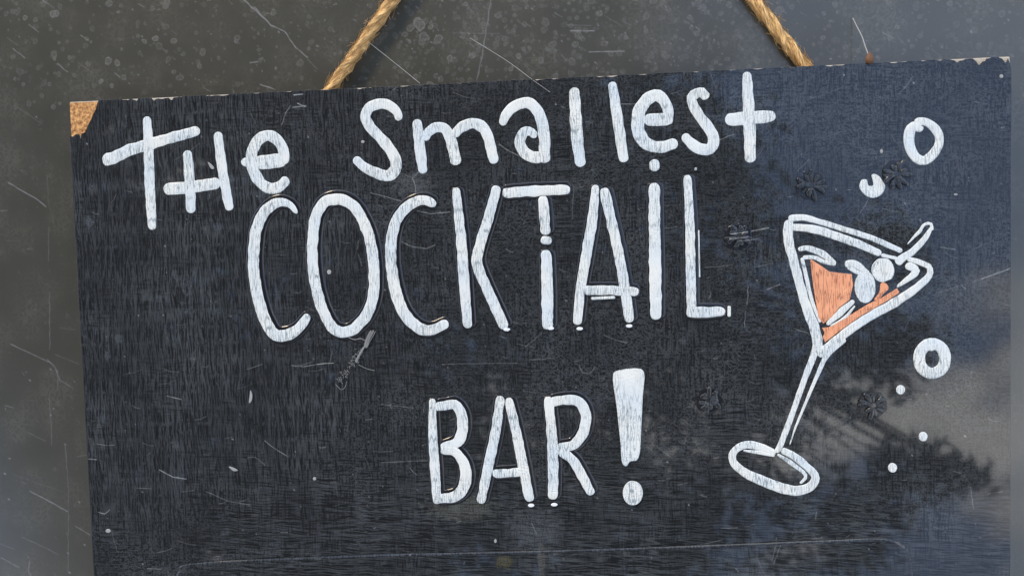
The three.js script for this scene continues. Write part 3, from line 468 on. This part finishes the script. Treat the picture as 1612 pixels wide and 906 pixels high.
// ---------------------------------------------------------------- small things caught on the sign
{
  const t = thing('dried_seed', 'tiny brown dried seed with a long hair on the top edge of the sign', 'seed');
  const z = zoom(1192, 0, 3.838), [c] = z([[680, 358]]), p = at(...c, 0.0005), s = scaleAt(...c), pts = [[0, -8], [4, -7], [6.6, -3], [7, 1], [5, 6], [2, 10], [0, 13]].map(([x, y]) => new THREE.Vector2(Math.max(x * s, 0), y * s)), g = new THREE.LatheGeometry(pts, 14);
  g.scale(1, 1, 0.7); g.translate(p[0], p[1], 0.0006); part('husk', g, M.seed, t);
  const h = z([[672, 325], [655, 280], [635, 220], [605, 160], [580, 110]]).map(([x, y], i) => { const q = at(x, y, 0.0004 - i * 0.0034); return new THREE.Vector3(q[0], q[1], 0.0004 - i * 0.0034); });
  part('hair', new THREE.TubeGeometry(new THREE.CatmullRomCurve3(h), 24, 0.0002, 6), M.silk, t);
}
function thread(label, pts, r = 0.00012) {   // pts: pixel x, y and depth
  const t = thing('silk_thread', label, 'thread', 'spider threads across the top edge of the sign'), c = new THREE.CatmullRomCurve3(pts.map(([x, y, d]) => { const q = at(x, y, d); return new THREE.Vector3(q[0], q[1], d); }));
  part('strand', new THREE.TubeGeometry(c, 30, r, 5), M.silk, t);
}
thread('pale spider thread from the panel onto the sign above the word smallest', [[740, 60, WALL], [770, 78, -0.011], [800, 97, -0.007], [842, 128, 0.0002], [866, 145, 0.0002]], 0.00009);
thread('short pale spider thread from the left rope down to the top edge', [[580, 66, -0.008], [624, 101, -0.005], [661, 131, 0.0003]], 0.00009);
{
  const t = thing('cobweb_tuft', 'grey fluffy cobweb scrap stuck below the letters of cocktail', 'cobweb'), r = makeRandom(12), z = zoom(500, 520, 9.06), hair = [];
  const run = (pts, rad) => hair.push(new THREE.TubeGeometry(new THREE.CatmullRomCurve3(z(pts).map(([x, y], i) => { const q = at(x, y); return new THREE.Vector3(q[0], q[1], 0.0003 + 0.0006 * r()); })), 14, rad, 5));
  for (let i = 0; i < 26; i++) { const o = (r() - 0.5) * 110, u = r() * 0.5; run([[800 + o, -10 + r() * 30], [740 + o * 0.9, 120], [690 + o * 0.5, 220 + r() * 30]], 0.00004 + 0.00004 * r()); }
  for (let i = 0; i < 12; i++) { const o = (r() - 0.5) * 40; run([[670 + o, 230], [610 + o, 330], [560 + o, 420 + r() * 40]], 0.00004 + 0.00004 * r()); }
  for (let i = 0; i < 46; i++) { const u = r(), x = 640 - u * 330 + (r() - 0.5) * 110, y = 260 + u * 430 + (r() - 0.5) * 110; run([[x, y], [x + (r() - 0.5) * 90, y + 40 * r()], [x - 70 * (r() - 0.3), y + 90 * (r() - 0.3)]], 0.00003 + 0.00003 * r()); }
  run([[450, 100], [540, 125], [620, 110], [680, 140]], 0.0001); run([[580, 480], [700, 540], [820, 570]], 0.00007); run([[260, 760], [300, 800], [350, 840], [400, 790], [420, 720]], 0.00006); run([[0, 480], [120, 465], [235, 460]], 0.0001);
  part('fibres', merged(hair), M.silk, t).userData.kind = 'stuff';
}

// ---------------------------------------------------------------- the tree mirrored in the gloss, behind the camera
function mirrored(px, py, dist) { const r = ray(px, py), p = at(px, py), d = dirWorld(r[0], r[1], -r[2]).normalize(); return toWorld(p[0], p[1], 0).addScaledVector(d, dist); }
{
  const tree = new THREE.Group(); tree.name = 'broadleaf_tree'; tree.userData = { label: 'leafy broad tree mirrored dark in the gloss of sign and panel', category: 'tree' };
  const r = makeRandom(2024), clumps = [];
  const edge = [[-900, 1000], [-300, 1040], [0, 985], [130, 1000], [250, 1160], [330, 1190], [450, 1150], [560, 1220], [650, 1190], [760, 1160], [860, 1090], [1000, 1050], [1300, 1000]];
  const bound = (y) => { for (let i = 0; i + 1 < edge.length; i++) if (y <= edge[i + 1][0]) return mix(edge[i][1], edge[i + 1][1], (y - edge[i][0]) / (edge[i + 1][0] - edge[i][0])); return 1000; };
  while (clumps.length < 480) { const x = -500 + r() * 1750, y = -420 + r() * 1470; if (x > bound(y) - 40) continue; if (y > 600 + Math.max(0, (x - 20) * 2.6)) continue; clumps.push([mirrored(x, y, 5.6 + r() * 2.6), 0.36 + 0.14 * r(), 230]); }
  for (let y = -300; y < 1000; y += 32) clumps.push([mirrored(bound(y) + (r() - 0.5) * 50 - 20, y, 6 + r()), 0.15 + 0.08 * r(), 70]);
  for (const [x, y, R, n] of [[1430, 540, 0.17, 90], [1385, 560, 0.12, 50], [1480, 745, 0.16, 90], [1420, 760, 0.14, 60], [1540, 750, 0.1, 35], [1350, 790, 0.16, 80], [1265, 800, 0.2, 100], [1300, 560, 0.22, 120], [1370, 380, 0.2, 80], [1440, 420, 0.15, 45], [1320, 620, 0.18, 80], [1060, 20, 0.2, 80], [1140, 50, 0.14, 40], [1250, 400, 0.2, 80], [1360, 860, 0.16, 60], [1230, 880, 0.2, 90], [1130, 90, 0.1, 20], [1090, 180, 0.14, 40], [1455, 735, 0.13, 60], [1500, 735, 0.1, 50], [1400, 720, 0.1, 40], [1390, 790, 0.2, 110], [1310, 850, 0.22, 110], [1440, 530, 0.12, 60], [1400, 600, 0.16, 60], [1340, 520, 0.2, 110], [1290, 480, 0.16, 70], [1210, 760, 0.2, 100], [1260, 690, 0.16, 60], [1420, 380, 0.12, 50], [1300, 60, 0.1, 25]]) clumps.push([mirrored(x, y, 6.4), R * 1.1, n * 0.95]);
  const pos = [], idx = [];
  const leaf = (c, s) => { const a = new THREE.Vector3(r() - 0.5, r() - 0.5, r() - 0.5).normalize(), b = new THREE.Vector3(r() - 0.5, r() - 0.5, r() - 0.5).cross(a).normalize(), o = pos.length / 3; for (const [u, v] of [[-1, 0], [0, 0.45], [1, 0], [0, -0.45]]) pos.push(c.x + a.x * u * s + b.x * v * s, c.y + a.y * u * s + b.y * v * s, c.z + a.z * u * s + b.z * v * s); idx.push(o, o + 1, o + 2, o, o + 2, o + 3); };
  const gauss = () => (r() + r() + r() - 1.5) * 0.95;
  for (const [c, R, n] of clumps) for (let i = 0; i < n; i++) leaf(c.clone().add(new THREE.Vector3(gauss() * R * 1.25, gauss() * R, gauss() * R * 1.25)), 0.04 + 0.035 * r());
  const g = new THREE.BufferGeometry(); g.setAttribute('position', new THREE.Float32BufferAttribute(pos, 3)); g.setIndex(idx); g.computeVertexNormals();
  const hub = mirrored(620, 350, 7.2), base = new THREE.Vector3(hub.x - 0.3, 0, hub.z + 0.5), limbs = [];
  tree.position.copy(base); g.translate(-base.x, 0, -base.z);
  const limb = (p, q, r0, r1) => { const c = new THREE.CatmullRomCurve3([p, p.clone().lerp(q, 0.5).add(new THREE.Vector3((r() - 0.5) * 0.3, 0.25, (r() - 0.5) * 0.3)), q]), t = new THREE.TubeGeometry(c, 10, 1, 7), a = t.attributes.position, cp = c.getPoints(10), cs = c.getSpacedPoints(10); for (let i = 0; i <= 10; i++) for (let j = 0; j <= 7; j++) { const k = i * 8 + j, w = mix(r0, r1, i / 10); a.setXYZ(k, cs[i].x + (a.getX(k) - cs[i].x) * w, cs[i].y + (a.getY(k) - cs[i].y) * w, cs[i].z + (a.getZ(k) - cs[i].z) * w); } t.computeVertexNormals(); t.translate(-base.x, 0, -base.z); return t; };
  part('trunk', merged([limb(base, hub, 0.24, 0.15), ...clumps.filter((_, i) => i % 9 === 0).map(([c]) => limb(hub, c, 0.08, 0.012)), ...clumps.slice(-32).map(([c]) => limb(hub, c, 0.05, 0.006))]), M.bark, tree);
  part('crown', g, M.leaf, tree); scene.add(tree);
}

renderer.render(scene, camera);
